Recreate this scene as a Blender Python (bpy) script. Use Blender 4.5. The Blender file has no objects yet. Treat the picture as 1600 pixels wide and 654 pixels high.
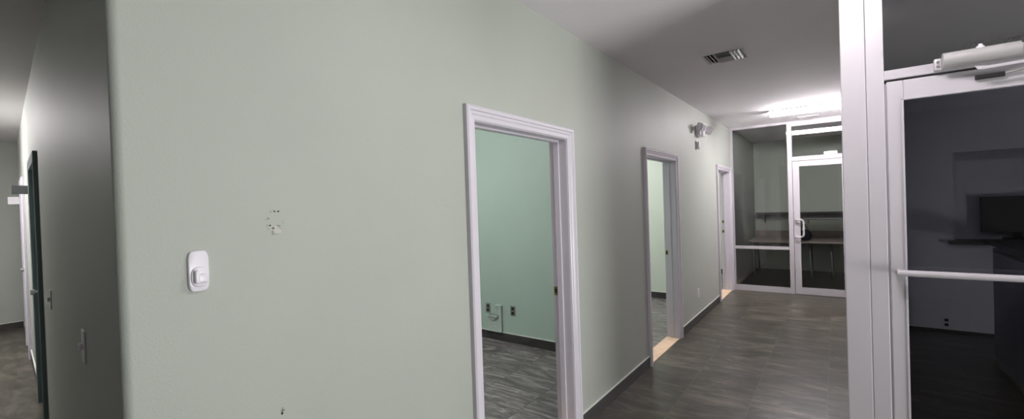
import bpy, bmesh, math, random
from mathutils import Matrix, Vector
random.seed(4)
C = bpy.context.scene.collection
S = bpy.context.scene

# ------------------------------------------------------------------ camera, world, exposure
F_PX, YAW, PITCH, ROLL, EYE = 687.411, 36.494, -0.605, 1.936, 1.62
cd = bpy.data.cameras.new('camera'); cam = bpy.data.objects.new('camera', cd); C.objects.link(cam)
cd.sensor_width = 36.0; cd.lens = F_PX / 1600 * 36; cd.clip_start = 0.02
a, b, c = (math.radians(v) for v in (YAW, PITCH, ROLL))
right = Vector((math.cos(a), math.sin(a), 0)); fwd0 = Vector((-math.sin(a), math.cos(a), 0)); zz = Vector((0, 0, 1))
fwd = fwd0 * math.cos(b) + zz * math.sin(b); up = -fwd0 * math.sin(b) + zz * math.cos(b)
ca, sa = math.cos(c), math.sin(c)
cr = right * ca - up * sa
cu = right * sa + up * ca
cam.matrix_world = Matrix(((cr.x, cu.x, -fwd.x, 0), (cr.y, cu.y, -fwd.y, 0), (cr.z, cu.z, -fwd.z, EYE), (0, 0, 0, 1)))
S.camera = cam
w = bpy.data.worlds.new('world'); S.world = w; w.use_nodes = True
w.node_tree.nodes['Background'].inputs[0].default_value = (0.5, 0.55, 0.6, 1)
w.node_tree.nodes['Background'].inputs[1].default_value = 0.05
S.view_settings.view_transform = 'Standard'; S.view_settings.look = 'None'
S.view_settings.exposure = 0.0; S.view_settings.gamma = 1.0
S.view_settings.use_curve_mapping = False
LOBBY_L, HALL_L, ROOM1_L, ROOM2_L, ROOM3_L, PASS_L = 80.0, 112.0, 66.0, 88.0, 80.0, 130.0
SKY_W, UPLIGHT_W = 108.0, 165.0
LAMP_COL = (1.0, 0.955, 0.975)

def area(name, loc, target, sx, sy, watts, col):
    l = bpy.data.lights.new(name, 'AREA'); l.shape = 'RECTANGLE'; l.size = sx; l.size_y = sy; l.energy = watts; l.color = col
    o = bpy.data.objects.new(name, l); C.objects.link(o); o.location = loc
    o.rotation_euler = (Vector(target) - Vector(loc)).to_track_quat('-Z', 'Y').to_euler()
# daylight through the lobby's side window: sky, plus an added uplight for the ceilings
area('daylight', (4.42, 1.45, 1.6), (0, 1.45, 1.5), 2.0, 2.3, SKY_W, (0.97, 1.0, 0.98))
area('added_uplight', (4.40, 1.45, 0.5), (1.0, 1.9, 2.8), 2.0, 0.9, UPLIGHT_W, (1.0, 0.98, 0.98))

# ------------------------------------------------------------------ materials
def new_mat(name):
    m = bpy.data.materials.new(name); m.use_nodes = True
    return m, m.node_tree.nodes, m.node_tree.links, m.node_tree.nodes['Principled BSDF']

def paint(name, col, rough=0.5, bump=0.0, scale=160, var=0.0, metal=0.0, spec=0.5, varscale=2.0):
    m, N, L, p = new_mat(name)
    p.inputs['Base Color'].default_value = (*col, 1); p.inputs['Roughness'].default_value = rough
    p.inputs['Metallic'].default_value = metal; p.inputs['Specular IOR Level'].default_value = spec
    g = N.new('ShaderNodeNewGeometry')
    if bump:
        n = N.new('ShaderNodeTexNoise'); n.inputs['Scale'].default_value = scale; n.inputs['Detail'].default_value = 3
        L.new(g.outputs['Position'], n.inputs['Vector'])
        bp = N.new('ShaderNodeBump'); bp.inputs['Strength'].default_value = bump; bp.inputs['Distance'].default_value = 0.004
        L.new(n.outputs['Fac'], bp.inputs['Height']); L.new(bp.outputs['Normal'], p.inputs['Normal'])
    v = N.new('ShaderNodeTexNoise'); v.inputs['Scale'].default_value = varscale; v.inputs['Detail'].default_value = 4
    L.new(g.outputs['Position'], v.inputs['Vector'])
    r = N.new('ShaderNodeMapRange'); r.inputs[1].default_value = 0.3; r.inputs[2].default_value = 0.7
    r.inputs[3].default_value = 1 - (var or 0.015); r.inputs[4].default_value = 1 + (var or 0.015)
    L.new(v.outputs['Fac'], r.inputs[0])
    mx = N.new('ShaderNodeMix'); mx.data_type = 'RGBA'; mx.blend_type = 'MULTIPLY'; mx.inputs[0].default_value = 1
    mx.inputs[6].default_value = (*col, 1); L.new(r.outputs[0], mx.inputs[7]); L.new(mx.outputs[2], p.inputs['Base Color'])
    return m

def tiles(name, dark, mid, light, bw, bh, ox, oy, stretch, grout, rough, vein=0.0):
    m, N, L, p = new_mat(name)
    g = N.new('ShaderNodeNewGeometry')
    mp = N.new('ShaderNodeMapping'); mp.inputs['Location'].default_value = (ox, oy, 0)
    L.new(g.outputs['Position'], mp.inputs['Vector'])
    br = N.new('ShaderNodeTexBrick'); br.offset = 0.0; br.squash = 1.0
    br.inputs['Scale'].default_value = 1.0; br.inputs['Mortar Size'].default_value = 0.0022; br.inputs['Mortar Smooth'].default_value = 0.3
    br.inputs['Brick Width'].default_value = bw; br.inputs['Row Height'].default_value = bh; br.inputs['Bias'].default_value = 0
    br.inputs['Color1'].default_value = (0, 0, 0, 1); br.inputs['Color2'].default_value = (1, 1, 1, 1)
    L.new(mp.outputs[0], br.inputs['Vector'])
    # the streaks of each tile are shifted by that tile's random tone
    add = N.new('ShaderNodeVectorMath'); add.operation = 'MULTIPLY_ADD'
    add.inputs[1].default_value = (9, 17, 5)
    L.new(br.outputs['Color'], add.inputs[0]); L.new(g.outputs['Position'], add.inputs[2])
    m2 = N.new('ShaderNodeMapping'); m2.inputs['Scale'].default_value = stretch; L.new(add.outputs[0], m2.inputs['Vector'])
    n1 = N.new('ShaderNodeTexNoise'); n1.inputs['Scale'].default_value = 1.0; n1.inputs['Detail'].default_value = 9
    n1.inputs['Roughness'].default_value = 0.68; n1.inputs['Distortion'].default_value = 0.6 + vein; L.new(m2.outputs[0], n1.inputs['Vector'])
    cr_ = N.new('ShaderNodeValToRGB'); e = cr_.color_ramp.elements
    e[0].position = 0.30; e[0].color = (*dark, 1); e[1].position = 0.72; e[1].color = (*light, 1)
    k = e.new(0.5); k.color = (*mid, 1)
    L.new(n1.outputs['Fac'], cr_.inputs[0])
    mx = N.new('ShaderNodeMix'); mx.data_type = 'RGBA'; mx.inputs[7].default_value = (*grout, 1)
    L.new(br.outputs['Fac'], mx.inputs[0]); L.new(cr_.outputs[0], mx.inputs[6]); L.new(mx.outputs[2], p.inputs['Base Color'])
    rr = N.new('ShaderNodeMapRange'); rr.inputs[3].default_value = rough - 0.08; rr.inputs[4].default_value = rough + 0.12
    L.new(n1.outputs['Fac'], rr.inputs[0]); L.new(rr.outputs[0], p.inputs['Roughness'])
    bp = N.new('ShaderNodeBump'); bp.inputs['Strength'].default_value = 0.12; bp.inputs['Distance'].default_value = 0.004
    L.new(n1.outputs['Fac'], bp.inputs['Height']); L.new(bp.outputs['Normal'], p.inputs['Normal'])
    return m

def glass(name, tint, ior=1.5):
    m = bpy.data.materials.new(name); m.use_nodes = True; N, L = m.node_tree.nodes, m.node_tree.links
    N.remove(N['Principled BSDF'])
    t = N.new('ShaderNodeBsdfTransparent'); t.inputs[0].default_value = (*tint, 1)
    g = N.new('ShaderNodeBsdfGlossy'); g.inputs['Roughness'].default_value = 0.0; g.inputs[0].default_value = (1, 1, 1, 1)
    f = N.new('ShaderNodeFresnel'); f.inputs[0].default_value = ior
    x = N.new('ShaderNodeMixShader')
    L.new(f.outputs[0], x.inputs[0]); L.new(t.outputs[0], x.inputs[1]); L.new(g.outputs[0], x.inputs[2])
    L.new(x.outputs[0], N['Material Output'].inputs[0])
    return m

def emit(name, col, s):
    m, N, L, p = new_mat(name)
    p.inputs['Base Color'].default_value = (0.8, 0.8, 0.8, 1); p.inputs['Roughness'].default_value = 0.4
    p.inputs['Emission Color'].default_value = (*col, 1); p.inputs['Emission Strength'].default_value = s
    return m

M_WALL = paint('pale_green_wall_paint', (0.400, 0.418, 0.378), 0.55, 0.20, 150, 0.02, spec=0.35)
M_WHITEW = paint('white_wall_paint', (0.80, 0.78, 0.79), 0.6, 0.1, 150)
M_TEAL = paint('mint_wall_paint', (0.46, 0.60, 0.515), 0.5, 0.25, 150, 0.02)
M_MINT = paint('light_mint_wall_paint', (0.62, 0.68, 0.585), 0.5, 0.25, 150, 0.02)
M_OFFICE = paint('pale_office_wall_paint', (0.74, 0.78, 0.70), 0.5, 0.2, 150, 0.02)
M_CEIL = paint('ceiling_paint', (0.87, 0.835, 0.865), 0.85, 0.25, 60, 0.02)
M_TRIM = paint('white_gloss_trim', (0.62, 0.58, 0.64), 0.3)
M_ALU = paint('white_powder_coat', (0.52, 0.49, 0.52), 0.33)
M_ALUDK = paint('frame_gasket', (0.16, 0.16, 0.17), 0.6)
M_CAULK = paint('white_caulk', (0.72, 0.74, 0.68), 0.5)
M_BASE = tiles('slate_base_tile', (0.028, 0.028, 0.028), (0.045, 0.044, 0.043), (0.085, 0.082, 0.078), 0.485, 5.0, 0.1, 1.7, (3, 3, 14), (0.09, 0.09, 0.085), 0.4)
M_FLOOR = tiles('slate_floor_tile', (0.022, 0.019, 0.015), (0.072, 0.063, 0.050), (0.205, 0.180, 0.143), 0.485, 0.97, 0.58, 0.01, (2.6, 8.0, 3), (0.12, 0.108, 0.09), 0.33)
M_RFLOOR = tiles('veined_stone_floor_tile', (0.045, 0.042, 0.041), (0.165, 0.152, 0.147), (0.56, 0.52, 0.50), 0.5, 0.5, 0.05, 0.1, (1.4, 5.5, 3), (0.045, 0.047, 0.045), 0.4, 2.6)
M_OFLOOR = tiles('dark_office_floor_tile', (0.020, 0.020, 0.020), (0.03, 0.03, 0.029), (0.05, 0.05, 0.048), 0.6, 0.6, 0, 0, (2, 7, 3), (0.04, 0.04, 0.04), 0.4)
M_BACKW = paint('charcoal_wall_paint', (0.09, 0.09, 0.09), 0.6)
M_DARKW = paint('dim_grey_wall_paint', (0.74, 0.74, 0.82), 0.6, 0.2, 150)
M_WOOD = paint('raw_pine_threshold', (0.80, 0.58, 0.40), 0.55, 0.2, 40, 0.08, varscale=14)
M_GLASS = glass('clear_partition_glass', (0.97, 0.985, 0.975))
M_TGLASS = glass('transom_glass', (0.98, 0.98, 0.985), 1.75)
M_DGLASS = glass('tinted_door_glass', (0.88, 0.885, 0.92))
M_STEEL = paint('satin_aluminium', (0.62, 0.60, 0.60), 0.32, metal=0.85)
M_CLOSER = paint('closer_grey_enamel', (0.50, 0.48, 0.48), 0.38, metal=0.3)
M_SCREW = paint('bright_screw', (0.75, 0.74, 0.74), 0.2, metal=1.0)
M_BLACK = paint('black_plastic', (0.012, 0.012, 0.013), 0.5)
M_BRASS = paint('aged_brass', (0.36, 0.29, 0.14), 0.35, metal=0.8)
M_PLAST = paint('white_plastic', (0.76, 0.72, 0.78), 0.28)
M_RACE = paint('lightened_mint_paint', (0.50, 0.60, 0.545), 0.4)  # the wall's mint paint, lightened to stand in for light catching the raceway
M_PLATE = paint('brushed_outlet_plate', (0.34, 0.34, 0.33), 0.35, metal=0.6)
M_HOLE = paint('dark_hole', (0.010, 0.009, 0.008), 0.9)
M_PLASTER = paint('bare_plaster', (0.50, 0.49, 0.455), 0.8, 0.3, 300)
M_SCUFF = paint('grey_scuff', (0.27, 0.28, 0.255), 0.8)
M_FAINT = paint('faint_scuff', (0.40, 0.43, 0.37), 0.8)
M_DESK = paint('brown_laminate', (0.40, 0.325, 0.305), 0.35, 0.1, 30, 0.06)
M_SHELF = paint('dark_brown_laminate', (0.085, 0.075, 0.072), 0.4)
M_METAL = paint('grey_steel_leg', (0.30, 0.30, 0.30), 0.4, metal=0.6)
M_BAG = paint('navy_nylon', (0.012, 0.013, 0.026), 0.6, 0.4, 60)
M_DOORDK = paint('dark_teal_door_paint', (0.13, 0.175, 0.185), 0.45)
M_DOORLT = paint('pale_blue_door_paint', (0.50, 0.58, 0.58), 0.35)
M_SIGN = paint('grey_sign_plate', (0.60, 0.60, 0.62), 0.4)
M_SIGNW = paint('white_sign_plate', (0.70, 0.68, 0.71), 0.4)
M_VENT = paint('vent_enamel', (0.52, 0.50, 0.52), 0.45)
M_LENS = paint('frosted_lens', (0.42, 0.40, 0.41), 0.15)

# ------------------------------------------------------------------ mesh helpers
def bx(bm, x0, x1, y0, y1, z0, z1, M=None, bev=0.0, seg=2):
    r = bmesh.ops.create_cube(bm, size=1.0)
    vs = r['verts']
    for v in vs:
        v.co = Vector((x0 + (v.co.x + .5) * (x1 - x0), y0 + (v.co.y + .5) * (y1 - y0), z0 + (v.co.z + .5) * (z1 - z0)))
    es = list({e for v in vs for e in v.link_edges})
    if bev:
        q = bmesh.ops.bevel(bm, geom=es, offset=bev, segments=seg, profile=0.5, affect='EDGES')
        vs = list({v for f in q['faces'] for v in f.verts} | {v for v in vs if v.is_valid})
    if M:
        for v in vs: v.co = M @ v.co
    return vs

def cyl(bm, p0, p1, r0, r1=None, n=20, cap=True):
    p0, p1 = Vector(p0), Vector(p1); r1 = r0 if r1 is None else r1
    d = (p1 - p0).normalized(); t = d.orthogonal().normalized(); u = d.cross(t)
    A = [bm.verts.new(p0 + (t * math.cos(k * 2 * math.pi / n) + u * math.sin(k * 2 * math.pi / n)) * r0) for k in range(n)]
    B = [bm.verts.new(p1 + (t * math.cos(k * 2 * math.pi / n) + u * math.sin(k * 2 * math.pi / n)) * r1) for k in range(n)]
    for k in range(n): bm.faces.new((A[k], A[(k + 1) % n], B[(k + 1) % n], B[k]))
    if cap: bm.faces.new(A[::-1]); bm.faces.new(B)

def tube(bm, pts, r, n=14):
    pts = [Vector(p) for p in pts]; rings = []
    t0 = (pts[1] - pts[0]).normalized(); ref = t0.orthogonal().normalized()
    for i, p in enumerate(pts):
        d = (pts[min(i + 1, len(pts) - 1)] - pts[max(i - 1, 0)]).normalized()
        ref = (ref - d * ref.dot(d)).normalized(); u = d.cross(ref)
        rings.append([bm.verts.new(p + (ref * math.cos(k * 2 * math.pi / n) + u * math.sin(k * 2 * math.pi / n)) * r) for k in range(n)])
    for A, B in zip(rings, rings[1:]):
        for k in range(n): bm.faces.new((A[k], A[(k + 1) % n], B[(k + 1) % n], B[k]))
    bm.faces.new(rings[0][::-1]); bm.faces.new(rings[-1])

def prism(bm, poly, z0, z1, M=None):
    A = [bm.verts.new((M or Matrix()) @ Vector((x, y, z0))) for x, y in poly]
    B = [bm.verts.new((M or Matrix()) @ Vector((x, y, z1))) for x, y in poly]
    n = len(poly)
    bm.faces.new(A[::-1]); bm.faces.new(B)
    for k in range(n): bm.faces.new((A[k], A[(k + 1) % n], B[(k + 1) % n], B[k]))

ORG = {}
def obj(name, bm, mat, parent=None, smooth=False, label=None, origin=None):
    bmesh.ops.remove_doubles(bm, verts=bm.verts, dist=1e-6)
    bmesh.ops.recalc_face_normals(bm, faces=bm.faces)
    if origin is None:
        lo = Vector((min(v.co[i] for v in bm.verts) for i in range(3))); hi = Vector((max(v.co[i] for v in bm.verts) for i in range(3)))
        origin = Vector(((lo.x + hi.x) / 2, (lo.y + hi.y) / 2, lo.z))
    origin = Vector(origin)
    for v in bm.verts: v.co -= origin
    me = bpy.data.meshes.new(name); bm.to_mesh(me); bm.free(); me.materials.append(mat)
    if smooth:
        for p in me.polygons: p.use_smooth = True
        try: me.set_sharp_from_angle(angle=math.radians(32))
        except Exception: pass
    o = bpy.data.objects.new(name, me); C.objects.link(o); ORG[o.name] = origin
    if parent: o.parent = parent; o.location = origin - ORG[parent.name]
    else: o.location = origin
    if label: o['label'] = label
    return o

def thing(name, label, cat, loc, group=None, kind=None):
    o = bpy.data.objects.new(name, None); C.objects.link(o); o.empty_display_size = 0.1
    o.location = loc; ORG[o.name] = Vector(loc); o['label'] = label; o['category'] = cat
    if group: o['group'] = group
    if kind: o['kind'] = kind
    return o

def tag(o, label, cat, group=None, kind=None):
    o['label'] = label; o['category'] = cat
    if group: o['group'] = group
    if kind: o['kind'] = kind
    return o

def box_obj(name, mat, parent, *dims, bev=0.0, M=None, label=None):
    bm = bmesh.new(); bx(bm, *dims, M=M, bev=bev); return obj(name, bm, mat, parent, smooth=bev > 0, label=label)

def struct(name, mat, dims, label, cat):
    bm = bmesh.new()
    for d in dims: bx(bm, *d)
    return tag(obj(name, bm, mat), label, cat, kind='structure')

def dup(root, delta, label=None, group=None):
    r = root.copy(); C.objects.link(r); r.location = root.location + Vector(delta)
    if label: r['label'] = label
    if group: r['group'] = group
    for ch in list(root.children):
        q = ch.copy(); C.objects.link(q); q.parent = r
        for g in ch.children:
            d = g.copy(); C.objects.link(d); d.parent = q
    return r

def frame(origin, along, normal):          # local (along, out of the wall, up) -> world
    a_, n_ = Vector(along), Vector(normal)
    return Matrix(((a_.x, n_.x, 0, origin[0]), (a_.y, n_.y, 0, origin[1]), (0, 0, 1, origin[2]), (0, 0, 0, 1)))

# ------------------------------------------------------------------ plan of the place (metres)
WX, WT = -1.507, 0.125                 # long green wall: face and thickness
H = 2.832                              # ceiling height
YP, YG, YB = 8.533, 2.712, 6.97        # far glass partition, near glass partition, wall of the dark room
D1, D2, D3 = (1.715, 2.700), (4.272, 5.230), (7.462, 8.415)
ZO = 2.070                             # door opening height
P0, P1 = Vector((WX, 0.305, 0)), Vector((-9.9, 0.925, 0))
dS = (P1 - P0).normalized(); nS = Vector((-dS.y, dS.x, 0)); LS = (P1 - P0).length
FS = frame(P0, dS, nS)                 # side passage wall
FW = frame((WX, 0, 0), (0, 1, 0), (1, 0, 0))   # long wall

# ------------------------------------------------------------------ shell
off = P0 - nS * 0.06; offe = P1 - nS * 0.06 + dS * 0.3
bm = bmesh.new()
prism(bm, [(-10.2, -3.6), (4.2, -3.6), (4.2, YP + 0.03), (WX - 0.06, YP + 0.03), (WX - 0.06, off.y), (offe.x, offe.y)], -0.1, 0)
tag(obj('floor', bm, M_FLOOR), 'brown-grey slate-look tile floor of the corridor and side passage', 'floor', kind='structure')
yl = lambda x: off.y + (x - off.x) * dS.y / dS.x
bm = bmesh.new(); prism(bm, [(-5.3, yl(-5.3)), (WX - .06, yl(WX - .06)), (WX - .06, 4.17), (-5.3, 4.17)], -0.1, 0)
tag(obj('floor', bm, M_RFLOOR), 'veined grey stone-look tile floor in the mint room behind the nearest doorway', 'floor', kind='structure')
struct('floor', M_RFLOOR, [(-5.3, WX - .06, 4.17, 7.29, -.1, 0)], 'grey tile floor in the room behind the middle doorway', 'floor')
struct('floor', M_RFLOOR, [(-5.3, WX - .06, 7.29, 11.5, -.1, 0)], 'grey tile floor in the room behind the farthest doorway', 'floor')
struct('floor', M_OFLOOR, [(WX - .06, 4.2, YP + .03, 11.5, -.1, 0)], 'dark tile floor of the office behind the far glass partition', 'floor')
struct('ceiling', M_CEIL, [(-10.2, 4.2, -3.6, 11.5, H, H + .1)], 'plain off-white ceiling over the corridor and rooms', 'ceiling')

# long green wall with a rounded outer corner and three door openings
bm = bmesh.new()
R = 0.022
inner = P0 - nS * WT
ang0 = 0.0; ang1 = math.atan2(nS.y, nS.x)          # +X normal turning to the passage normal
# centre of the rounding: R inside both faces
cx = WX - R
cy = P0.y + (-R - nS.x * (cx - P0.x)) / nS.y
arc = [(cx + R * math.cos(ang0 + (ang1 - ang0) * k / 14), cy + R * math.sin(ang0 + (ang1 - ang0) * k / 14)) for k in range(15)]
e0 = P0 + dS * 0.25; e1 = e0 - nS * WT
kx = WX - WT; ky = inner.y + (kx - inner.x) * dS.y / dS.x
prism(bm, [(WX, D1[0])] + arc + [(e0.x, e0.y), (e1.x, e1.y), (kx, ky), (kx, D1[0])], 0, H)
for p, q in ((D1[1], D2[0]), (D2[1], D3[0]), (D3[1], 11.5)): bx(bm, WX - WT, WX, p, q, 0, H)
for p, q in (D1, D2, D3): bx(bm, WX - WT, WX, p, q, ZO, H)
tag(obj('wall_left', bm, M_WALL), 'long pale green wall with three doorways, rounded at its left corner', 'wall', kind='structure')

# side passage wall, with two door openings
SD1, SD2 = (3.42, 4.26), (6.25, 7.05)
bm = bmesh.new()
for p, q, z0 in ((0.25, SD1[0], 0), (SD1[1], SD2[0], 0), (SD2[1], LS, 0), (SD1[0], SD1[1], ZO), (SD2[0], SD2[1], ZO)):
    bx(bm, p, q, -WT, 0, z0, H, M=FS)
tag(obj('wall_passage', bm, M_WALL), 'shaded green wall running away down the side passage at far left', 'wall', kind='structure')
struct('wall_passage_end', M_WALL, [(-10.2, -10.05, -3.6, 1.3, 0, H)], 'pale green end wall of the side passage', 'wall')
struct('wall_back', M_BACKW, [(-10.2, 4.2, -3.7, -3.6, 0, H)], 'wall of the lobby behind the viewer', 'wall')
struct('wall_passage_near', M_WALL, [(-10.05, -2.0, -1.1, -1.0, 0, H), (-2.1, -2.0, -3.6, -1.1, 0, H)], 'near wall of the side passage, left of the view', 'wall')
struct('wall_right', M_WALL, [(4.2, 4.3, -3.7, .4, 0, H), (4.2, 4.3, 2.5, 11.6, 0, H), (4.2, 4.3, .4, 2.5, 2.6, H), (4.2, 4.3, .4, 2.5, 0, .1)], 'outer wall at the right of the building', 'wall')
struct('wall_end', M_OFFICE, [(-5.3, 4.2, 11.3, 11.4, 0, H)], 'green back wall of the office behind the far glass partition', 'wall')
bm = bmesh.new(); prism(bm, [(.10, YG + .10), (.15, YG + .10), (.245, YP + .045), (.19, YP + .045)], 0, H)
tag(obj('wall_corridor', bm, M_WHITEW), 'wall between the corridor and the dark room', 'wall', kind='structure')
struct('wall_office_right', M_WALL, [(1.7, 1.8, YP + .045, 11.3, 0, H)], 'right wall of the far office', 'wall')
struct('wall_office_front', M_WALL, [(0.245, 4.2, YP - .03, YP + .045, 0, H)], 'wall between the dark room and the far office', 'wall')
struct('wall_mint_room', M_TEAL, [(-5.3, WX - WT, 4.122, 4.222, 0, H)], 'mint green side wall seen through the nearest doorway', 'wall')
struct('wall_middle_room', M_MINT, [(-5.3, WX - WT, 7.25, 7.35, 0, H)], 'light green side wall seen through the middle doorway', 'wall')
struct('wall_far_room', M_MINT, [(-5.3, WX - WT, 10.2, 10.3, 0, H)], 'light green side wall seen through the farthest doorway', 'wall')
bm = bmesh.new(); bx(bm, -5.4, -5.3, yl(-5.35) + .06, 11.4, 0, H)
tag(obj('wall_rooms_back', bm, M_TEAL), 'back wall of the three side rooms', 'wall', kind='structure')
# dark room behind the near glass door: wall with a counter opening
struct('wall_dark_room', M_DARKW, [(0.245, 1.06, YB, YB + .1, 0, H), (1.06, 2.7, YB, YB + .1, 2.04, H), (2.7, 4.2, YB, YB + .1, 0, H), (1.06, 2.7, YB, YB + .1, 0, 1.0)],
       'unlit grey wall with a counter opening seen through the near glass door', 'wall')
struct('wall_recess', M_DARKW, [(1.29, 2.9, 7.5, 7.56, 0, 1.5), (0.9, 2.9, 7.5, 7.56, 1.5, H), (0.9, 1.29, 7.5, 7.56, 0, 1.5)], 'dim wall behind the counter opening of the dark room', 'wall')
o = thing('window_4', 'fixed glass panels continuing the glazed front to the right of the near glass door', 'glass partition', (2.8, YG + .05, 0), kind='structure')
bm = bmesh.new()
for q in (2.75, 4.13): bx(bm, q, q + .06, YG, YG + .1, 0, H, bev=.002)
for q, r_ in ((1.36, 2.75), (2.81, 4.13)):
    for z0, z1 in ((0, .1), (2.145, 2.188), (H - .04, H)): bx(bm, q, r_, YG + .006, YG + .1, z0, z1, bev=.002)
obj('frame', bm, M_ALU, o)
for q, r_ in ((1.36, 2.75), (2.81, 4.13)):
    for z0, z1 in ((.1, 2.145), (2.188, H - .04)): box_obj('pane', M_TGLASS, o, q, r_, YG + .05, YG + .056, z0, z1)


o = thing('window_3', 'white-framed lobby window', 'window', (4.25, 1.45, .1), kind='structure')
bm = bmesh.new()
for q in (.4, 1.42, 2.44): bx(bm, 4.21, 4.29, q, q + .06, .1, 2.6)
for q in (.46, 1.48): bx(bm, 4.21, 4.29, q, q + .96, .1, .16); bx(bm, 4.21, 4.29, q, q + .96, 2.54, 2.6)
obj('frame', bm, M_ALU, o)
for q, r_ in ((.46, 1.42), (1.48, 2.44)): box_obj('pane', M_GLASS, o, 4.247, 4.253, q, r_, .16, 2.54)

# baseboards
def base(name, segs, M, label, mat=M_BASE, h=0.1):
    o = thing(name, label, 'baseboard', M @ Vector((segs[0][0], 0, 0)), kind='structure')
    bm = bmesh.new(); bk = bmesh.new()
    for p, q in segs:
        bx(bm, p, q, 0.0, 0.011, 0, h, M=M)
        bx(bk, p, q, 0.0, 0.012, h, h + 0.008, M=M)
    obj('base_tile', bm, mat, o); obj('caulk_line', bk, M_CAULK, o, label='white caulk line')
CW = 0.078
base('baseboard_left', [(0.36, D1[0] - CW), (D1[1] + CW, D2[0] - CW), (D2[1] + CW, D3[0] - CW)], FW, 'dark slate tile baseboard along the long green wall')
base('baseboard_passage', [(0.05, SD1[0] - CW), (SD1[1] + CW, SD2[0] - CW), (SD2[1] + CW, LS - .15)], FS, 'dark baseboard along the side passage wall')
base('baseboard_passage_end', [(-0.99, 0.92)], frame((-10.05, 0, 0), (0, 1, 0), (1, 0, 0)), 'dark baseboard on the end wall of the side passage')
base('baseboard_mint_room', [(-5.29, WX - WT)], frame((0, 4.122, 0), (1, 0, 0), (0, -1, 0)), 'dark tile baseboard on the mint wall through the nearest doorway')
base('baseboard_middle_room', [(-5.29, WX - WT)], frame((0, 7.25, 0), (1, 0, 0), (0, -1, 0)), 'dark tile baseboard seen through the middle doorway')
base('baseboard_far_room', [(-5.29, WX - WT)], frame((0, 10.2, 0), (1, 0, 0), (0, -1, 0)), 'dark tile baseboard seen through the farthest doorway')
base('baseboard_office', [(WX, 1.69)], frame((0, 11.3, 0), (1, 0, 0), (0, -1, 0)), 'pale baseboard on the back wall of the far office', mat=M_CAULK)
base('baseboard_office_left', [(YP + .05, 11.28)], FW, 'pale baseboard on the left wall of the far office', mat=M_CAULK, h=0.05)
base('baseboard_dark_room', [(0.25, 2.6)], frame((0, YB, 0), (1, 0, 0), (0, -1, 0)), 'dark baseboard with pale caulk in the unlit room', h=0.03)

# ------------------------------------------------------------------ door frames on the long wall and passage wall
PROF = [(0.004, 0.0), (0.004, 0.011), (0.010, 0.015), (0.030, 0.016), (0.036, 0.021), (0.050, 0.023), (0.054, 0.029), (0.070, 0.031), (0.078, 0.024), (0.078, 0.0)]
def casing_bm(a0, a1, zt, M, sgn=1, back=0.0, prof=PROF):
    bm = bmesh.new(); rows = []
    for u, v in prof:
        v = back + sgn * v
        rows.append([bm.verts.new(M @ Vector(p)) for p in ((a0 - u, v, 0), (a0 - u, v, zt + u), (a1 + u, v, zt + u), (a1 + u, v, 0))])
    n = len(rows)
    for k in range(n):
        A, B = rows[k], rows[(k + 1) % n]
        for j in range(3): bm.faces.new((A[j], A[j + 1], B[j + 1], B[j]))
    bm.faces.new([r[0] for r in rows]); bm.faces.new([r[3] for r in rows])
    return bm
def doorway(name, d, M, label, strikes=(), thr=True, mats=(M_TRIM, M_TRIM), leaf=None, stop_y=-0.075):
    a0, a1 = d; jt = 0.012
    o = thing(name, label, 'doorway', M @ Vector(((a0 + a1) / 2, -WT / 2, 0)), kind='structure')
    obj('casing', casing_bm(a0 + jt, a1 - jt, ZO - jt, M), mats[0], o, smooth=False)
    if leaf is None: obj('casing', casing_bm(a0 + jt, a1 - jt, ZO - jt, M, -1, -WT), mats[0], o)
    bm = bmesh.new()
    bx(bm, a0 + .0005, a0 + jt, -WT - .004, .004, 0, ZO, M=M); bx(bm, a1 - jt, a1 - .0005, -WT - .004, .004, 0, ZO, M=M)
    bx(bm, a0 + jt, a1 - jt, -WT - .004, .004, ZO - jt, ZO - .0005, M=M); obj('jamb', bm, mats[1], o)
    bm = bmesh.new(); q = 0.013
    bx(bm, a0 + jt, a0 + jt + q, stop_y - .02, stop_y + .02, 0, ZO - jt, M=M, bev=.002)
    bx(bm, a1 - jt - q, a1 - jt, stop_y - .02, stop_y + .02, 0, ZO - jt, M=M, bev=.002)
    bx(bm, a0 + jt + q, a1 - jt - q, stop_y - .02, stop_y + .02, ZO - jt - q, ZO - jt, M=M, bev=.002); obj('door_stop', bm, mats[1], o)
    for z, hh in strikes:
        s = box_obj('strike_plate', M_BRASS, o, a1 - jt - .0025, a1 - jt, stop_y - .055, stop_y - .022, z - hh, z + hh, M=M, label='small brass plate')
        box_obj('latch_hole', M_HOLE, s, a1 - jt - .0033, a1 - jt - .0024, stop_y - .047, stop_y - .031, z - hh * .5, z + hh * .5, M=M)
    if thr: box_obj('threshold', M_WOOD, o, a0 + jt, a1 - jt, -WT - .02, .004, 0, .009, M=M, bev=.002, label='bare pale wood strip on the floor')
    if leaf:
        l = box_obj('door_leaf', leaf, o, a0 + jt + q + .002, a1 - jt - q - .002, stop_y + .022, stop_y + .060, .008, ZO - jt - q - .002, M=M, bev=.002)
        bm = bmesh.new(); cyl(bm, M @ Vector((a0 + .09, stop_y + .06, 1.0)), M @ Vector((a0 + .09, stop_y + .1, 1.0)), .012); cyl(bm, M @ Vector((a0 + .09, stop_y + .1, 1.0)), M @ Vector((a0 + .09, stop_y + .13, 1.0)), .026)
        obj('door_knob', bm, M_STEEL, l, smooth=True)
    return o
doorway('door_1', D1, FW, 'nearest white-cased doorway opening onto the mint green room', [(1.0, .030)])
doorway('door_2', D2, FW, 'middle white-cased doorway with a pale wood threshold', [(1.0, .028)])
doorway('door_3', D3, FW, 'farthest white-cased doorway, beside the far glass partition', [(1.20, .025), (1.03, .025)])
DEEP = [(0.0, 0.0), (0.0, 0.024), (0.07, 0.028), (0.078, 0.024), (0.078, 0.0)]
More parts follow.
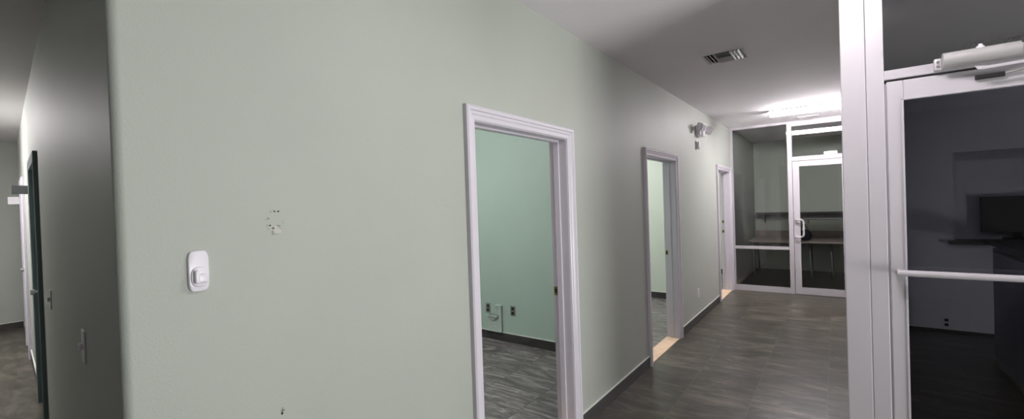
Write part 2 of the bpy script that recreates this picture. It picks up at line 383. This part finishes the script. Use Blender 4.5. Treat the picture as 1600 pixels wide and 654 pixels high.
o = thing('door_5', 'nearer doorway in the side passage, with a deep dark casing', 'doorway', FS @ Vector((3.84, -.06, 0)), kind='structure')
obj('casing', casing_bm(SD1[0], SD1[1], ZO, FS, prof=DEEP), M_DOORDK, o)
l = box_obj('door_leaf', M_DOORLT, o, SD1[0] + .004, SD1[1] - .004, -.05, -.01, .008, ZO - .004, M=FS, bev=.002)
bm = bmesh.new(); cyl(bm, FS @ Vector((4.17, -.01, 1.0)), FS @ Vector((4.17, .02, 1.0)), .012); cyl(bm, FS @ Vector((4.17, .02, 1.0)), FS @ Vector((4.17, .045, 1.0)), .024); obj('door_knob', bm, M_STEEL, l, smooth=True)
o = thing('door_6', 'farther doorway in the side passage, with a white casing', 'doorway', FS @ Vector((6.65, -.06, 0)), kind='structure')
obj('casing', casing_bm(SD2[0], SD2[1], ZO, FS, prof=DEEP), M_TRIM, o)
l = box_obj('door_leaf', M_DOORLT, o, SD2[0] + .004, SD2[1] - .004, -.05, -.01, .008, ZO - .004, M=FS, bev=.002)
bm = bmesh.new(); cyl(bm, FS @ Vector((6.96, -.01, 1.0)), FS @ Vector((6.96, .02, 1.0)), .012); cyl(bm, FS @ Vector((6.96, .02, 1.0)), FS @ Vector((6.96, .045, 1.0)), .024); obj('door_knob', bm, M_STEEL, l, smooth=True)

# ------------------------------------------------------------------ far glass partition
xl, xr = WX, 0.19
xm0, xm1 = -0.648, -0.584
o = thing('window_1', 'far white-framed glass partition wall closing the corridor', 'glass partition', ((xl + xr) / 2, YP + .02, 0), kind='structure')
bm = bmesh.new()
bx(bm, xl + .001, xl + .048, YP, YP + .045, 0, H, bev=.002); bx(bm, xm0, xm1, YP - .004, YP + .049, 0, H, bev=.002); bx(bm, xr - .04, xr - .001, YP, YP + .045, 0, H, bev=.002)
bx(bm, xl + .048, xm0, YP, YP + .045, H - .04, H, bev=.002); bx(bm, xm1, xr - .04, YP, YP + .045, H - .085, H, bev=.002)
bx(bm, xl + .048, xm0, YP, YP + .045, 0.0, 0.095, bev=.002); bx(bm, xl + .048, xm0, YP, YP + .045, .722, .772, bev=.002)
bx(bm, xm1, xr - .04, YP, YP + .045, 2.178, 2.245, bev=.002)
obj('frame', bm, M_ALU, o)
for (u0, u1, z0, z1) in ((xl + .048, xm0, .095, .722), (xl + .048, xm0, .772, H - .04), (xm1, xr - .04, 2.245, H - .085)):
    g = box_obj('pane', M_GLASS, o, u0, u1, YP + .018, YP + .024, z0, z1)
    bm = bmesh.new(); t = .006
    for q in ((u0, u1, z0, z0 + t), (u0, u1, z1 - t, z1)): bx(bm, q[0], q[1], YP + .012, YP + .017, q[2], q[3])
    for q in ((u0, u0 + t, z0 + t, z1 - t), (u1 - t, u1, z0 + t, z1 - t)): bx(bm, q[0], q[1], YP + .012, YP + .017, q[2], q[3])
    obj('gasket', bm, M_ALUDK, g)
x0, x1 = xm1 + .006, xr - .043
o = thing('door_4', 'white-framed glass door with a D-shaped pull at the end of the corridor', 'door', ((x0 + x1) / 2, YP + .02, 0), kind='structure')
bm = bmesh.new()
bx(bm, x0, x0 + .088, YP - .002, YP + .042, .006, 2.172, bev=.002); bx(bm, x1 - .08, x1, YP - .002, YP + .042, .006, 2.172, bev=.002)
bx(bm, x0 + .088, x1 - .08, YP - .002, YP + .042, 2.085, 2.172, bev=.002); bx(bm, x0 + .088, x1 - .08, YP - .002, YP + .042, .006, .118, bev=.002)
obj('door_frame', bm, M_ALU, o)
g = box_obj('pane', M_GLASS, o, x0 + .088, x1 - .08, YP + .017, YP + .023, .118, 2.085)
bm = bmesh.new(); xh = x0 + .028
pts = [(xh, YP - .002, 1.225), (xh, YP - .045, 1.225), (xh + .014, YP - .058, 1.225), (xh + .07, YP - .062, 1.222), (xh + .098, YP - .062, 1.205), (xh + .105, YP - .062, 1.17), (xh + .105, YP - .062, .995), (xh + .098, YP - .062, .96), (xh + .07, YP - .062, .943), (xh + .014, YP - .058, .94), (xh, YP - .045, .94), (xh, YP - .002, .94)]
tube(bm, pts, .014); obj('pull_handle', bm, M_ALU, o, smooth=True)
bm = bmesh.new(); cyl(bm, (x0 + .035, YP - .002, .885), (x0 + .035, YP - .012, .885), .016); obj('lock_cylinder', bm, M_SIGN, o, smooth=True)
bm = bmesh.new(); cyl(bm, (x0 + .075, YP + .070, 1.228), (x1 - .03, YP + .070, 1.228), .016)
for xx in (x0 + .08, x1 - .035): cyl(bm, (xx, YP + .042, 1.228), (xx, YP + .070, 1.228), .012)
obj('push_bar', bm, M_ALU, o, smooth=True)

# ------------------------------------------------------------------ near glass partition and door
o = thing('trim_1', 'broad white aluminium post beside the near glass door', 'post', (0.107, YG + .05, 0), kind='structure')
bm = bmesh.new(); bx(bm, .025, .120, YG, YG + .1, 0, H, bev=.003); obj('mullion', bm, M_ALU, o)
bm = bmesh.new(); bx(bm, .1215, .188, YG + .002, YG + .1, 0, H, bev=.003); obj('door_jamb', bm, M_ALU, o)
o = thing('window_2', 'dark transom glass above the near glass door, in a white frame', 'glass partition', (.75, YG + .05, 2.14), kind='structure')
bm = bmesh.new(); bx(bm, .188, 1.30, YG + .006, YG + .1, 2.145, 2.188, bev=.002); bx(bm, 1.30, 1.36, YG, YG + .1, 0, H, bev=.002); bx(bm, .188, 1.30, YG + .006, YG + .1, H - .04, H, bev=.002)
obj('frame', bm, M_ALU, o)
box_obj('pane', M_TGLASS, o, .188, 1.30, YG + .05, YG + .056, 2.188, H - .04)
o = thing('door_7', 'near white-framed glass door with a push bar, dark room behind', 'door', (.72, YG + .04, 0), kind='structure')
LY0, LY1 = YG + .014, YG + .058
bm = bmesh.new()
bx(bm, .196, .255, LY0, LY1, .008, 2.136, bev=.004); bx(bm, 1.20, 1.292, LY0, LY1, .008, 2.136, bev=.004)
bx(bm, .255, 1.20, LY0, LY1, 2.048, 2.136, bev=.004); bx(bm, .255, 1.20, LY0, LY1, .008, .20, bev=.004)
obj('door_frame', bm, M_ALU, o)
p = box_obj('pane', M_DGLASS, o, .255, 1.20, YG + .034, YG + .040, .20, 2.048)
bm = bmesh.new(); bx(bm, .2475, .2555, LY0 - .003, LY0 + .02, .20, 2.05, bev=.001); bx(bm, .2475, 1.2, LY0 - .003, LY0 + .02, 2.044, 2.052, bev=.001); obj('glazing_bead', bm, M_ALU, p)
bm = bmesh.new(); bx(bm, .1885, .1955, LY0 + .012, LY1, .008, 2.13); obj('weather_strip', bm, M_SIGN, o, label='grey strip in the door gap')
bm = bmesh.new(); BY = YG - .04
cyl(bm, (.214, BY, 1.248), (1.27, BY, 1.248), .0145, n=24)
bar = obj('push_bar', bm, M_ALU, o, smooth=True)
bm = bmesh.new()
for xx in (.222, 1.262): cyl(bm, (xx, BY, 1.248), (xx, LY0, 1.248), .012)
obj('bar_mount', bm, M_STEEL, bar, smooth=True)

# door closer on the header
o = thing('door_closer', 'grey tube-shaped door closer on the header above the near glass door', 'door closer', (.5, YG, 2.165))
bm = bmesh.new(); CY = YG - .034
n = 28; RR = .032; ring0 = []; ring1 = []
for k in range(n):
    t_ = 2 * math.pi * k / n; yy = CY + RR * .95 * math.cos(t_); zz_ = 2.183 + RR * math.sin(t_)
    ring0.append(bm.verts.new((.381, yy, zz_))); ring1.append(bm.verts.new((.610, yy, zz_)))
for k in range(n): bm.faces.new((ring0[k], ring0[(k + 1) % n], ring1[(k + 1) % n], ring1[k]))
bm.faces.new(ring0); bm.faces.new(ring1)
obj('body', bm, M_CLOSER, o, smooth=True)
pl = box_obj('mounting_plate', M_ALU, o, .357, .381, YG - .018, YG + .0055, 2.150, 2.200, bev=.004)
for zz_ in (2.165, 2.184):
    bm = bmesh.new(); cyl(bm, (.369, YG - .022, zz_), (.369, YG - .017, zz_), .0055, .0065); obj('screw', bm, M_SCREW, pl, smooth=True)
box_obj('end_block', M_ALU, o, .610, .70, YG - .05, YG + .0055, 2.155, 2.205, bev=.006)
bm = bmesh.new(); cyl(bm, (.497, CY, 2.212), (.497, CY, 2.220), .013, n=16); cyl(bm, (.497, CY, 2.220), (.497, CY, 2.229), .007, n=16); obj('valve_cap', bm, M_PLAST, o, smooth=True)
bm = bmesh.new()
prism(bm, [(.474, 2.136), (.484, 2.120), (.502, 2.118), (.86, 2.128), (.86, 2.140), (.512, 2.130)], 0, .006, M=Matrix(((1, 0, 0, 0), (0, 0, 1, YG - .060), (0, 1, 0, 0), (0, 0, 0, 1))))
obj('arm', bm, M_ALU, o)
bm = bmesh.new(); bx(bm, .486, .575, LY0 - .016, LY0, 2.088, 2.108, bev=.003); br = obj('arm_bracket', bm, M_BLACK, o, label='black bracket on the door rail')
bm = bmesh.new(); tube(bm, [(.572, LY0 - .010, 2.099), (.7, LY0 - .025, 2.116), (.855, YG - .045, 2.136)], .0055, 10); obj('arm_rod', bm, M_STEEL, o, smooth=True)

# ------------------------------------------------------------------ ceiling lights
def wrap_light(loc, length, strength, label, along='x', width=.14, depth=.078, group=None):
    o = thing('ceiling_light', label, 'ceiling light', loc, group)
    L2 = length / 2
    M = Matrix.Translation(Vector(loc)) if along == 'x' else Matrix.Translation(Vector(loc)) @ Matrix.Rotation(math.pi / 2, 4, 'Z')
    P = M @ Matrix(((0, 0, 1, 0), (1, 0, 0, 0), (0, 1, 0, 0), (0, 0, 0, 1)))     # profile (y, z) extruded along x
    wd = width / 2
    bm = bmesh.new(); bx(bm, -L2 + .004, L2 - .004, -wd - .014, wd + .014, -.018, 0, M=M, bev=.002); obj('housing', bm, M_VENT, o)
    bm = bmesh.new()
    prof = [(-wd, -.018), (-wd, -.034)] + [(-wd + .026 - .026 * math.cos(t * math.pi / 10), -.034 - (depth - .034) * math.sin(t * math.pi / 10)) for t in range(1, 6)]
    prof = prof + [(-y, z) for y, z in reversed(prof)]
    prism(bm, prof, -L2 + .012, L2 - .012, M=P)
    obj('diffuser', bm, emit('lamp_glow', LAMP_COL, strength), o)
    for s in (-1, 1):
        bm = bmesh.new(); pr = [(y * 1.04, z * 1.02 + (.0 if z > -.02 else 0)) for y, z in prof]
        prism(bm, pr, min(s * L2, s * (L2 - .012)), max(s * L2, s * (L2 - .012)), M=P); obj('end_cap', bm, M_PLAST, o)
    return o
wrap_light((-0.30, 7.30, H), 0.92, HALL_L, 'lit white strip light on the corridor ceiling before the far glass partition')
wrap_light((-0.03, 1.85, H), 0.50, LOBBY_L, 'short strip light on the lobby ceiling above the nearest doorway')
wrap_light((-3.5, 2.2, H), 1.2, ROOM1_L, 'added strip light, out of view, lighting the mint green room')  # unseen fixture, added so the mint wall is lit
wrap_light((-3.3, 5.6, H), 1.2, ROOM2_L, 'added strip light, out of view, lighting the middle room')  # added the same way to brighten the middle room
wrap_light((-3.3, 8.8, H), 1.2, ROOM3_L, 'added strip light, out of view, lighting the farthest side room')  # another unseen fixture, put in to light the far side room
wrap_light((-7.3, -0.45, H), 1.2, PASS_L, 'strip light on the side passage ceiling')

# ------------------------------------------------------------------ ceiling vents
def vent(name, x0, x1, y0, y1, label, four=True):
    o = thing(name, label, 'vent', ((x0 + x1) / 2, (y0 + y1) / 2, H))
    box_obj('backing', M_HOLE, o, x0 + .012, x1 - .012, y0 + .012, y1 - .012, H - .003, H - .0005)
    bm = bmesh.new(); t = .02; zf = H - .012
    bx(bm, x0, x1, y0, y0 + t, zf, H, bev=.003); bx(bm, x0, x1, y1 - t, y1, zf, H, bev=.003)
    bx(bm, x0, x0 + t, y0 + t, y1 - t, zf, H, bev=.003); bx(bm, x1 - t, x1, y0 + t, y1 - t, zf, H, bev=.003)
    obj('frame', bm, M_VENT, o)
    def slat(cx_, cy_, ln, axis, tilt, wd_=.024):
        bm = bmesh.new()
        M = Matrix.Translation((cx_, cy_, H - .012)) @ (Matrix.Rotation(math.pi / 2, 4, 'Z') if axis == 'y' else Matrix()) @ Matrix.Rotation(tilt, 4, 'X')
        bx(bm, -ln / 2, ln / 2, -wd_ / 2, wd_ / 2, -.001, .001, M=M); obj('slat', bm, M_VENT, o)
    if four:
        ly = (y1 - y0) - 2 * t; ym = (y0 + y1) / 2; xw = .082
        for k in range(3):
            slat(x0 + t + .016 + k * .027, ym, ly, 'y', .75); slat(x1 - t - .016 - k * .027, ym, ly, 'y', -.75)
        xm = (x0 + x1) / 2; lx = (x1 - x0) - 2 * t - 2 * xw - .004
        for k in range(3):
            slat(xm, y0 + t + .018 + k * .034, lx, 'x', .55, .034); slat(xm, y1 - t - .018 - k * .034, lx, 'x', -.55, .034)
        bm = bmesh.new()
        for xx in (x0 + t + xw, x1 - t - xw): bx(bm, xx - .002, xx + .002, y0 + t, y1 - t, zf - .006, H)
        obj('divider', bm, M_VENT, o)
    else:
        for k in range(4): slat((x0 + x1) / 2, y0 + t + .014 + k * .022, (x1 - x0) - 2 * t, 'x', .6)
vent('ceiling_vent', -.905, -.588, 3.985, 4.285, 'square louvred air diffuser on the corridor ceiling')
vent('ceiling_vent', -.47, -.20, 8.16, 8.29, 'small narrow ceiling grille between strip light and far glass partition', False)
vent('ceiling_vent', .90, 1.22, 5.20, 5.50, 'dim louvred vent on the ceiling seen through the transom glass')

# ------------------------------------------------------------------ emergency light and small box on the long wall
o = thing('emergency_light', 'white twin-head emergency light high on the green wall near the farthest doorway', 'emergency light', (WX, 6.30, 2.49))
bm = bmesh.new(); bx(bm, WX, WX + .065, 6.21, 6.42, 2.46, 2.60, bev=.016, seg=3); bx(bm, WX + .03, WX + .09, 6.255, 6.375, 2.452, 2.545, bev=.014, seg=3); obj('body', bm, M_PLAST, o, smooth=True)
for yy, s in ((6.125, -1), (6.54, 1)):
    bm = bmesh.new()
    M = Matrix.Translation((WX + .095, yy, 2.555)) @ Matrix.Rotation(math.radians(18 * s), 4, 'Z') @ Matrix.Rotation(math.radians(24), 4, 'Y')
    bx(bm, -.035, .04, -.055, .055, -.05, .05, M=M, bev=.010, seg=3); hd = obj('lamp_head', bm, M_PLAST, o, smooth=True)
    bm = bmesh.new(); bx(bm, .0402, .046, -.044, .044, -.040, .040, M=M, bev=.002); obj('lens', bm, M_LENS, hd)
    bm = bmesh.new(); cyl(bm, (WX + .05, 6.315 + s * .09, 2.55), M @ Vector((-.03, 0, 0)), .018); obj('swivel_arm', bm, M_PLAST, hd, smooth=True)
o = thing('alarm_sounder', 'small white box on the wall just below the twin-head emergency light', 'wall device', (WX, 6.25, 2.28))
bm = bmesh.new(); bx(bm, WX, WX + .012, 6.20, 6.30, 2.275, 2.39, bev=.003); obj('back_plate', bm, M_SIGN, o)
bm = bmesh.new(); bx(bm, WX + .012, WX + .045, 6.212, 6.288, 2.285, 2.38, bev=.010, seg=3); obj('cover', bm, M_PLAST, o, smooth=True)

# ------------------------------------------------------------------ outlets and switches
def plate(name, label, cat, M, kind='outlet', pm=M_PLAST, im=M_PLAST, group=None, w_=.072, h_=.118):
    o = thing(name, label, cat, M @ Vector((0, 0, 0)), group)
    bm = bmesh.new(); bx(bm, -w_ / 2, w_ / 2, 0, .006, -h_ / 2, h_ / 2, M=M, bev=.003); obj('cover_plate', bm, pm, o, smooth=True)
    if kind == 'outlet':
        for s in (-1, 1):
            bm = bmesh.new(); bx(bm, -.017, .017, .006, .009, s * .026 - .016, s * .026 + .016, M=M, bev=.0025); r_ = obj('receptacle', bm, im, o, smooth=True)
            bm = bmesh.new()
            for q in (-.007, .007): bx(bm, q - .0015, q + .0015, .009, .0094, s * .026 - .004, s * .026 + .006, M=M)
            obj('slots', bm, M_HOLE, r_)
    else:
        bm = bmesh.new(); bx(bm, -.006, .006, .006, .018, -.012, .014, M=M, bev=.003); obj('toggle', bm, im, o)
    return o
def on_long(y, z): return frame((WX, y, z), (0, 1, 0), (1, 0, 0))
def on_side(s, z): q = FS @ Vector((s, 0, z)); return frame(q, dS, nS)
def on_y(x, yw, z): return frame((x, yw, z), (1, 0, 0), (0, -1, 0))
plate('wall_outlet', 'white outlet low on the green wall between middle and farthest doorways', 'outlet', on_long(6.12, .375))
plate('light_switch', 'switch on the shaded passage wall near the rounded corner', 'switch', on_side(.80, 1.14), 'switch', M_PLAST, M_PLAST, h_=.125)
plate('light_switch', 'grey switch on the passage wall beside the dark door casing', 'switch', on_side(2.52, 1.12), 'switch', M_SIGN, M_SIGN)
plate('wall_outlet', 'steel-plated outlet left of the raceway on the mint wall', 'outlet', on_y(-3.46, 4.122, .375), pm=M_PLATE, im=M_BLACK)
plate('wall_outlet', 'steel-plated outlet right of the raceway on the mint wall', 'outlet', on_y(-3.085, 4.122, .378), pm=M_PLATE, im=M_BLACK)
plate('wall_outlet', 'barely visible outlet at the base of the wall in the dark room', 'outlet', on_y(.975, YB, .11), pm=M_DARKW, im=M_BLACK)
# painted-over raceway on the mint wall
MR = on_y(-3.36, 4.122, 0)
o = thing('wall_raceway', 'mint-painted cable raceway box between the two steel outlets', 'raceway', (-3.36, 4.11, .1))
bm = bmesh.new(); bx(bm, .072, .118, 0, .026, .109, .415, M=MR, bev=.003); bx(bm, .030, .118, 0, .03, .405, .425, M=MR, bev=.003); obj('channel', bm, M_RACE, o)
bm = bmesh.new(); bx(bm, -.095, .072, 0, .022, .109, .298, M=MR, bev=.002); obj('cover', bm, M_RACE, o)
bm = bmesh.new(); bx(bm, -.105, .0715, 0, .050, .284, .298, M=MR, bev=.002)
prism(bm, [(-.07, .284), (.055, .284), (.02, .250), (-.04, .250)], 0, .042, M=MR @ Matrix(((1, 0, 0, 0), (0, 0, 1, 0), (0, 1, 0, 0), (0, 0, 0, 1)))); obj('top_lip', bm, M_RACE, o)
bm = bmesh.new(); bx(bm, -.105, .118, .012, .044, .108, .120, M=MR, bev=.002)
prism(bm, [(-.085, .120), (.07, .120), (.035, .165), (-.04, .165)], 0, .036, M=MR @ Matrix(((1, 0, 0, 0), (0, 0, 1, 0), (0, 1, 0, 0), (0, 0, 0, 1)))); obj('bottom_lip', bm, M_RACE, o)

# ------------------------------------------------------------------ flag signs in the side passage
def flag(s, z, wd, hh, mat, label):
    o = thing('flag_sign', label, 'sign', FS @ Vector((s, 0, z)), None)
    bm = bmesh.new(); bx(bm, s - .004, s + .004, .006, wd, z - hh / 2, z + hh / 2, M=FS, bev=.001); obj('panel', bm, mat, o)
    bm = bmesh.new(); bx(bm, s - .012, s + .012, 0, .006, z - hh / 2, z + hh / 2, M=FS, bev=.001); obj('bracket', bm, mat, o)
flag(4.42, 1.905, .125, .078, M_SIGN, 'grey plate sticking out from the passage wall, nearer and higher')
flag(7.45, 1.905, .125, .098, M_SIGNW, 'white plate sticking out from the passage wall, farther and lower')

# ------------------------------------------------------------------ adhesive hook
o = thing('adhesive_hook', 'white plastic adhesive hook on the green wall at left', 'hook', (WX, .483, 1.40))
MH = frame((WX, .483, 1.458), (0, 1, 0), (1, 0, 0))
def oval(bm, cx_, cz_, rx, rz, y0, y1, M, n=28, p=2.6, taper=.9):
    def pt(t, k): 
        cc, ss = math.cos(t), math.sin(t)
        return (cx_ + k * rx * math.copysign(abs(cc) ** (2 / p), cc), cz_ + k * rz * math.copysign(abs(ss) ** (2 / p), ss))
    rings = []
    for yy, k in ((y0, 1.0), (y0 + (y1 - y0) * .55, 1.0), (y0 + (y1 - y0) * .85, (1 + taper) / 2 + .02), (y1, taper)):
        rings.append([bm.verts.new(M @ Vector((pt(2 * math.pi * i / n, k)[0], yy, pt(2 * math.pi * i / n, k)[1]))) for i in range(n)])
    for A, B in zip(rings, rings[1:]):
        for i in range(n): bm.faces.new((A[i], A[(i + 1) % n], B[(i + 1) % n], B[i]))
    bm.faces.new(rings[0]); bm.faces.new(rings[-1])
bm = bmesh.new(); oval(bm, 0, 0, .0265, .060, 0, .011, MH, p=4.5, taper=.88); obj('base', bm, M_PLAST, o, smooth=True)
bm = bmesh.new(); oval(bm, .001, -.016, .0225, .029, .0105, .0165, MH, p=2.6, taper=.86); hk = obj('hook_cradle', bm, M_PLAST, o, smooth=True)
bm = bmesh.new()
bx(bm, -.014, .018, .0155, .027, -.034, -.008, M=MH, bev=.005, seg=3); bx(bm, -.016, -.003, .0155, .031, -.034, .004, M=MH, bev=.0045, seg=3)
obj('hook_tongue', bm, M_PLAST, hk, smooth=True)

# ------------------------------------------------------------------ damage on the long wall
def chip(bm, y, z, ry, rz, t=.0009, n=9, jag=.3):
    pts = [(y + ry * (1 + random.uniform(-jag, jag)) * math.cos(2 * math.pi * k / n), z + rz * (1 + random.uniform(-jag, jag)) * math.sin(2 * math.pi * k / n)) for k in range(n)]
    prism(bm, pts, 0, t, M=Matrix(((0, 0, 1, WX), (1, 0, 0, 0), (0, 1, 0, 0), (0, 0, 0, 1))))
def zpos(zx, zy): return .709 + (zx - 327) / 10.9 / 640, 1.593 - (zy - 327) / 10.9 / 470
o = thing('wall_scar', 'ring of chipped paint with a torn flake, right of the white hook', 'wall damage', (WX, .709, 1.57))
for zx, zy, rx, rz in ((315, 163, 19, 13), (400, 165, 21, 14), (200, 398, 19, 13), (268, 448, 20, 13), (150, 270, 7, 6), (275, 138, 8, 5), (180, 285, 6, 14)):
    bm = bmesh.new(); y, z = zpos(zx, zy); chip(bm, y, z, rx / 10.9 / 640, rz / 10.9 / 470); obj('hole', bm, M_HOLE, o)
for zx, zy, rx, rz in ((225, 168, 26, 12), (125, 297, 16, 10), (165, 455, 16, 14), (140, 400, 10, 26), (497, 340, 14, 10), (512, 380, 9, 12), (255, 520, 14, 42), (330, 552, 75, 9), (370, 415, 62, 24), (438, 468, 22, 10)):
    bm = bmesh.new(); y, z = zpos(zx, zy); chip(bm, y, z, rx / 10.9 / 640, rz / 10.9 / 470, .0006); obj('scuff', bm, M_SCUFF, o)
bm = bmesh.new()
y, z = zpos(362, 500); chip(bm, y, z, 95 / 10.9 / 640, 46 / 10.9 / 470, .0014, 14, .15); y, z = zpos(330, 430); chip(bm, y, z, 45 / 10.9 / 640, 26 / 10.9 / 470, .0012)
obj('torn_flake', bm, M_PLASTER, o)
def mark(name, label, y, z, holes, scuffs, hm=M_HOLE):
    o = thing(name, label, 'wall damage', (WX, y, z))
    for dy, dz, r1, r2 in holes:
        bm = bmesh.new(); chip(bm, y + dy, z + dz, r1, r2, .0009); obj('hole', bm, hm, o)
    for dy, dz, r1, r2 in scuffs:
        bm = bmesh.new(); chip(bm, y + dy, z + dz, r1, r2, .0005); obj('scuff', bm, M_FAINT if hm is not M_HOLE else M_SCUFF, o)
mark('anchor_hole', 'black anchor hole low on the green wall at the bottom edge of the view', .709, .955, [(-.002, -.004, .0034, .0048), (.0, .004, .0024, .0030)], [(0, .010, .005, .004), (-.006, .004, .0018, .004), (.006, .002, .0018, .005)])
mark('nail_hole', 'small nail hole just above the black anchor hole', .719, 1.017, [(0, 0, .0013, .0018)], [(.006, .003, .003, .002), (-.004, -.004, .002, .002)], M_SCUFF)
mark('nail_hole', 'faint nail marks left of the nearest doorway at mid height', 1.507, 1.628, [(0, 0, .0022, .0026)], [(-.006, -.035, .005, .005), (.012, -.034, .006, .005)], M_SCUFF)
mark('nail_hole', 'tiny nail hole on the upper wall left of the nearest doorway', 1.083, 1.903, [(0, 0, .0018, .0022)], [], M_SCUFF)
mark('nail_hole', 'faint dotted scuffs low beside the nearest door casing', 1.50, 1.0, [(0, 0, .0018, .002), (.02, .003, .0018, .002)], [(-.02, -.002, .005, .003), (.035, -.012, .004, .003)], M_SCUFF)

# ------------------------------------------------------------------ furniture of the far office
o = thing('desk', 'long brown laminate worktop on steel legs along the office back wall', 'desk', (-.3, 10.7, 0))
bm = bmesh.new(); bx(bm, WX + .02, 1.2, 10.12, 11.28, .690, .725, bev=.003); obj('desktop', bm, M_DESK, o)
bm = bmesh.new(); bx(bm, WX + .02, 1.2, 11.255, 11.28, .725, .86, bev=.003); obj('backsplash', bm, M_DESK, o)
for x in (-1.44, -.46, -.12, 1.1):
    for s in (-1, 1):
        bm = bmesh.new(); M = Matrix.Translation((x, 0, 0))
        tube(bm, [(x + .0, 10.68 + s * .30, .69), (x + .03, 10.68 + s * .38, .0)], .016, 10); obj('leg', bm, M_METAL, o, smooth=True)
o = thing('wall_shelf', 'dark brown wall shelf above the worktop in the far office', 'shelf', (-.2, 11.1, 1.2))
bm = bmesh.new(); bx(bm, WX + .05, 1.2, 10.98, 11.30, 1.218, 1.258, bev=.002); obj('board', bm, M_SHELF, o)
bm = bmesh.new(); bx(bm, WX + .05, 1.2, 11.275, 11.30, 1.13, 1.218, bev=.002); obj('back_rail', bm, M_METAL, o)
for x in (-1.3, -.5, .3, 1.05):
    bm = bmesh.new(); prism(bm, [(11.0, 1.225), (11.275, 1.225), (11.275, 1.02), (11.25, 1.02)], x - .008, x + .008, M=Matrix(((0, 0, 1, 0), (1, 0, 0, 0), (0, 1, 0, 0), (0, 0, 0, 1)))); obj('bracket', bm, M_METAL, o)
o = thing('bag', 'dark navy bag with a cord handle on the office worktop', 'bag', (-.52, 10.35, .725))
bm = bmesh.new(); bmesh.ops.create_uvsphere(bm, u_segments=24, v_segments=14, radius=1)
for v in bm.verts:
    z = v.co.z; v.co = Vector((-.52 + v.co.x * .115 * (1 - .12 * z), 10.35 + v.co.y * .085, .725 + .105 + max(z, -.92) * .114))
obj('body', bm, M_BAG, o, smooth=True)
bm = bmesh.new(); tube(bm, [(-.585, 10.35, .90), (-.575, 10.35, 1.0), (-.555, 10.35, 1.07), (-.535, 10.35, 1.07), (-.50, 10.35, 1.0), (-.455, 10.35, .90)], .007, 8); obj('handle', bm, M_BLACK, o, smooth=True)

# ------------------------------------------------------------------ dark room: reception counter
o = thing('reception_counter', 'dim L-shaped reception counter behind the near glass door', 'counter', (1.4, 5.6, 0))
bm = bmesh.new(); bx(bm, 1.155, 1.27, 3.9, 5.95, 0, 1.03); obj('side_panel', bm, M_DARKW, o)
bm = bmesh.new(); bx(bm, 1.147, 1.155, 3.9, 5.95, 0, .035); obj('base_strip', bm, M_CAULK, o)
bm = bmesh.new(); bx(bm, 1.155, 1.268, 3.9, 5.95, 1.03, 1.07, bev=.004); bx(bm, 1.268, 1.75, 3.9, YB - .002, 1.03, 1.07, bev=.004); obj('countertop', bm, M_SHELF, o)
bm = bmesh.new(); bx(bm, 1.0, 2.6, YB - .14, YB - .002, 1.015, 1.05, bev=.004); bx(bm, 1.062, 2.6, YB + .0, YB + .22, 1.015, 1.05, bev=.004)
obj('back_ledge', bm, M_SHELF, o)
o = thing('monitor', 'black screen standing on the counter in the dark room', 'monitor', (1.62, 7.33, 1.05))
bm = bmesh.new(); bx(bm, 1.33, 1.92, 7.31, 7.35, 1.12, 1.53, bev=.005); obj('screen', bm, M_BLACK, o)
bm = bmesh.new(); bx(bm, 1.52, 1.74, 7.25, 7.43, 1.0, 1.06, bev=.003); bx(bm, 1.59, 1.67, 7.35, 7.37, 1.05, 1.25); obj('stand', bm, M_BLACK, o)
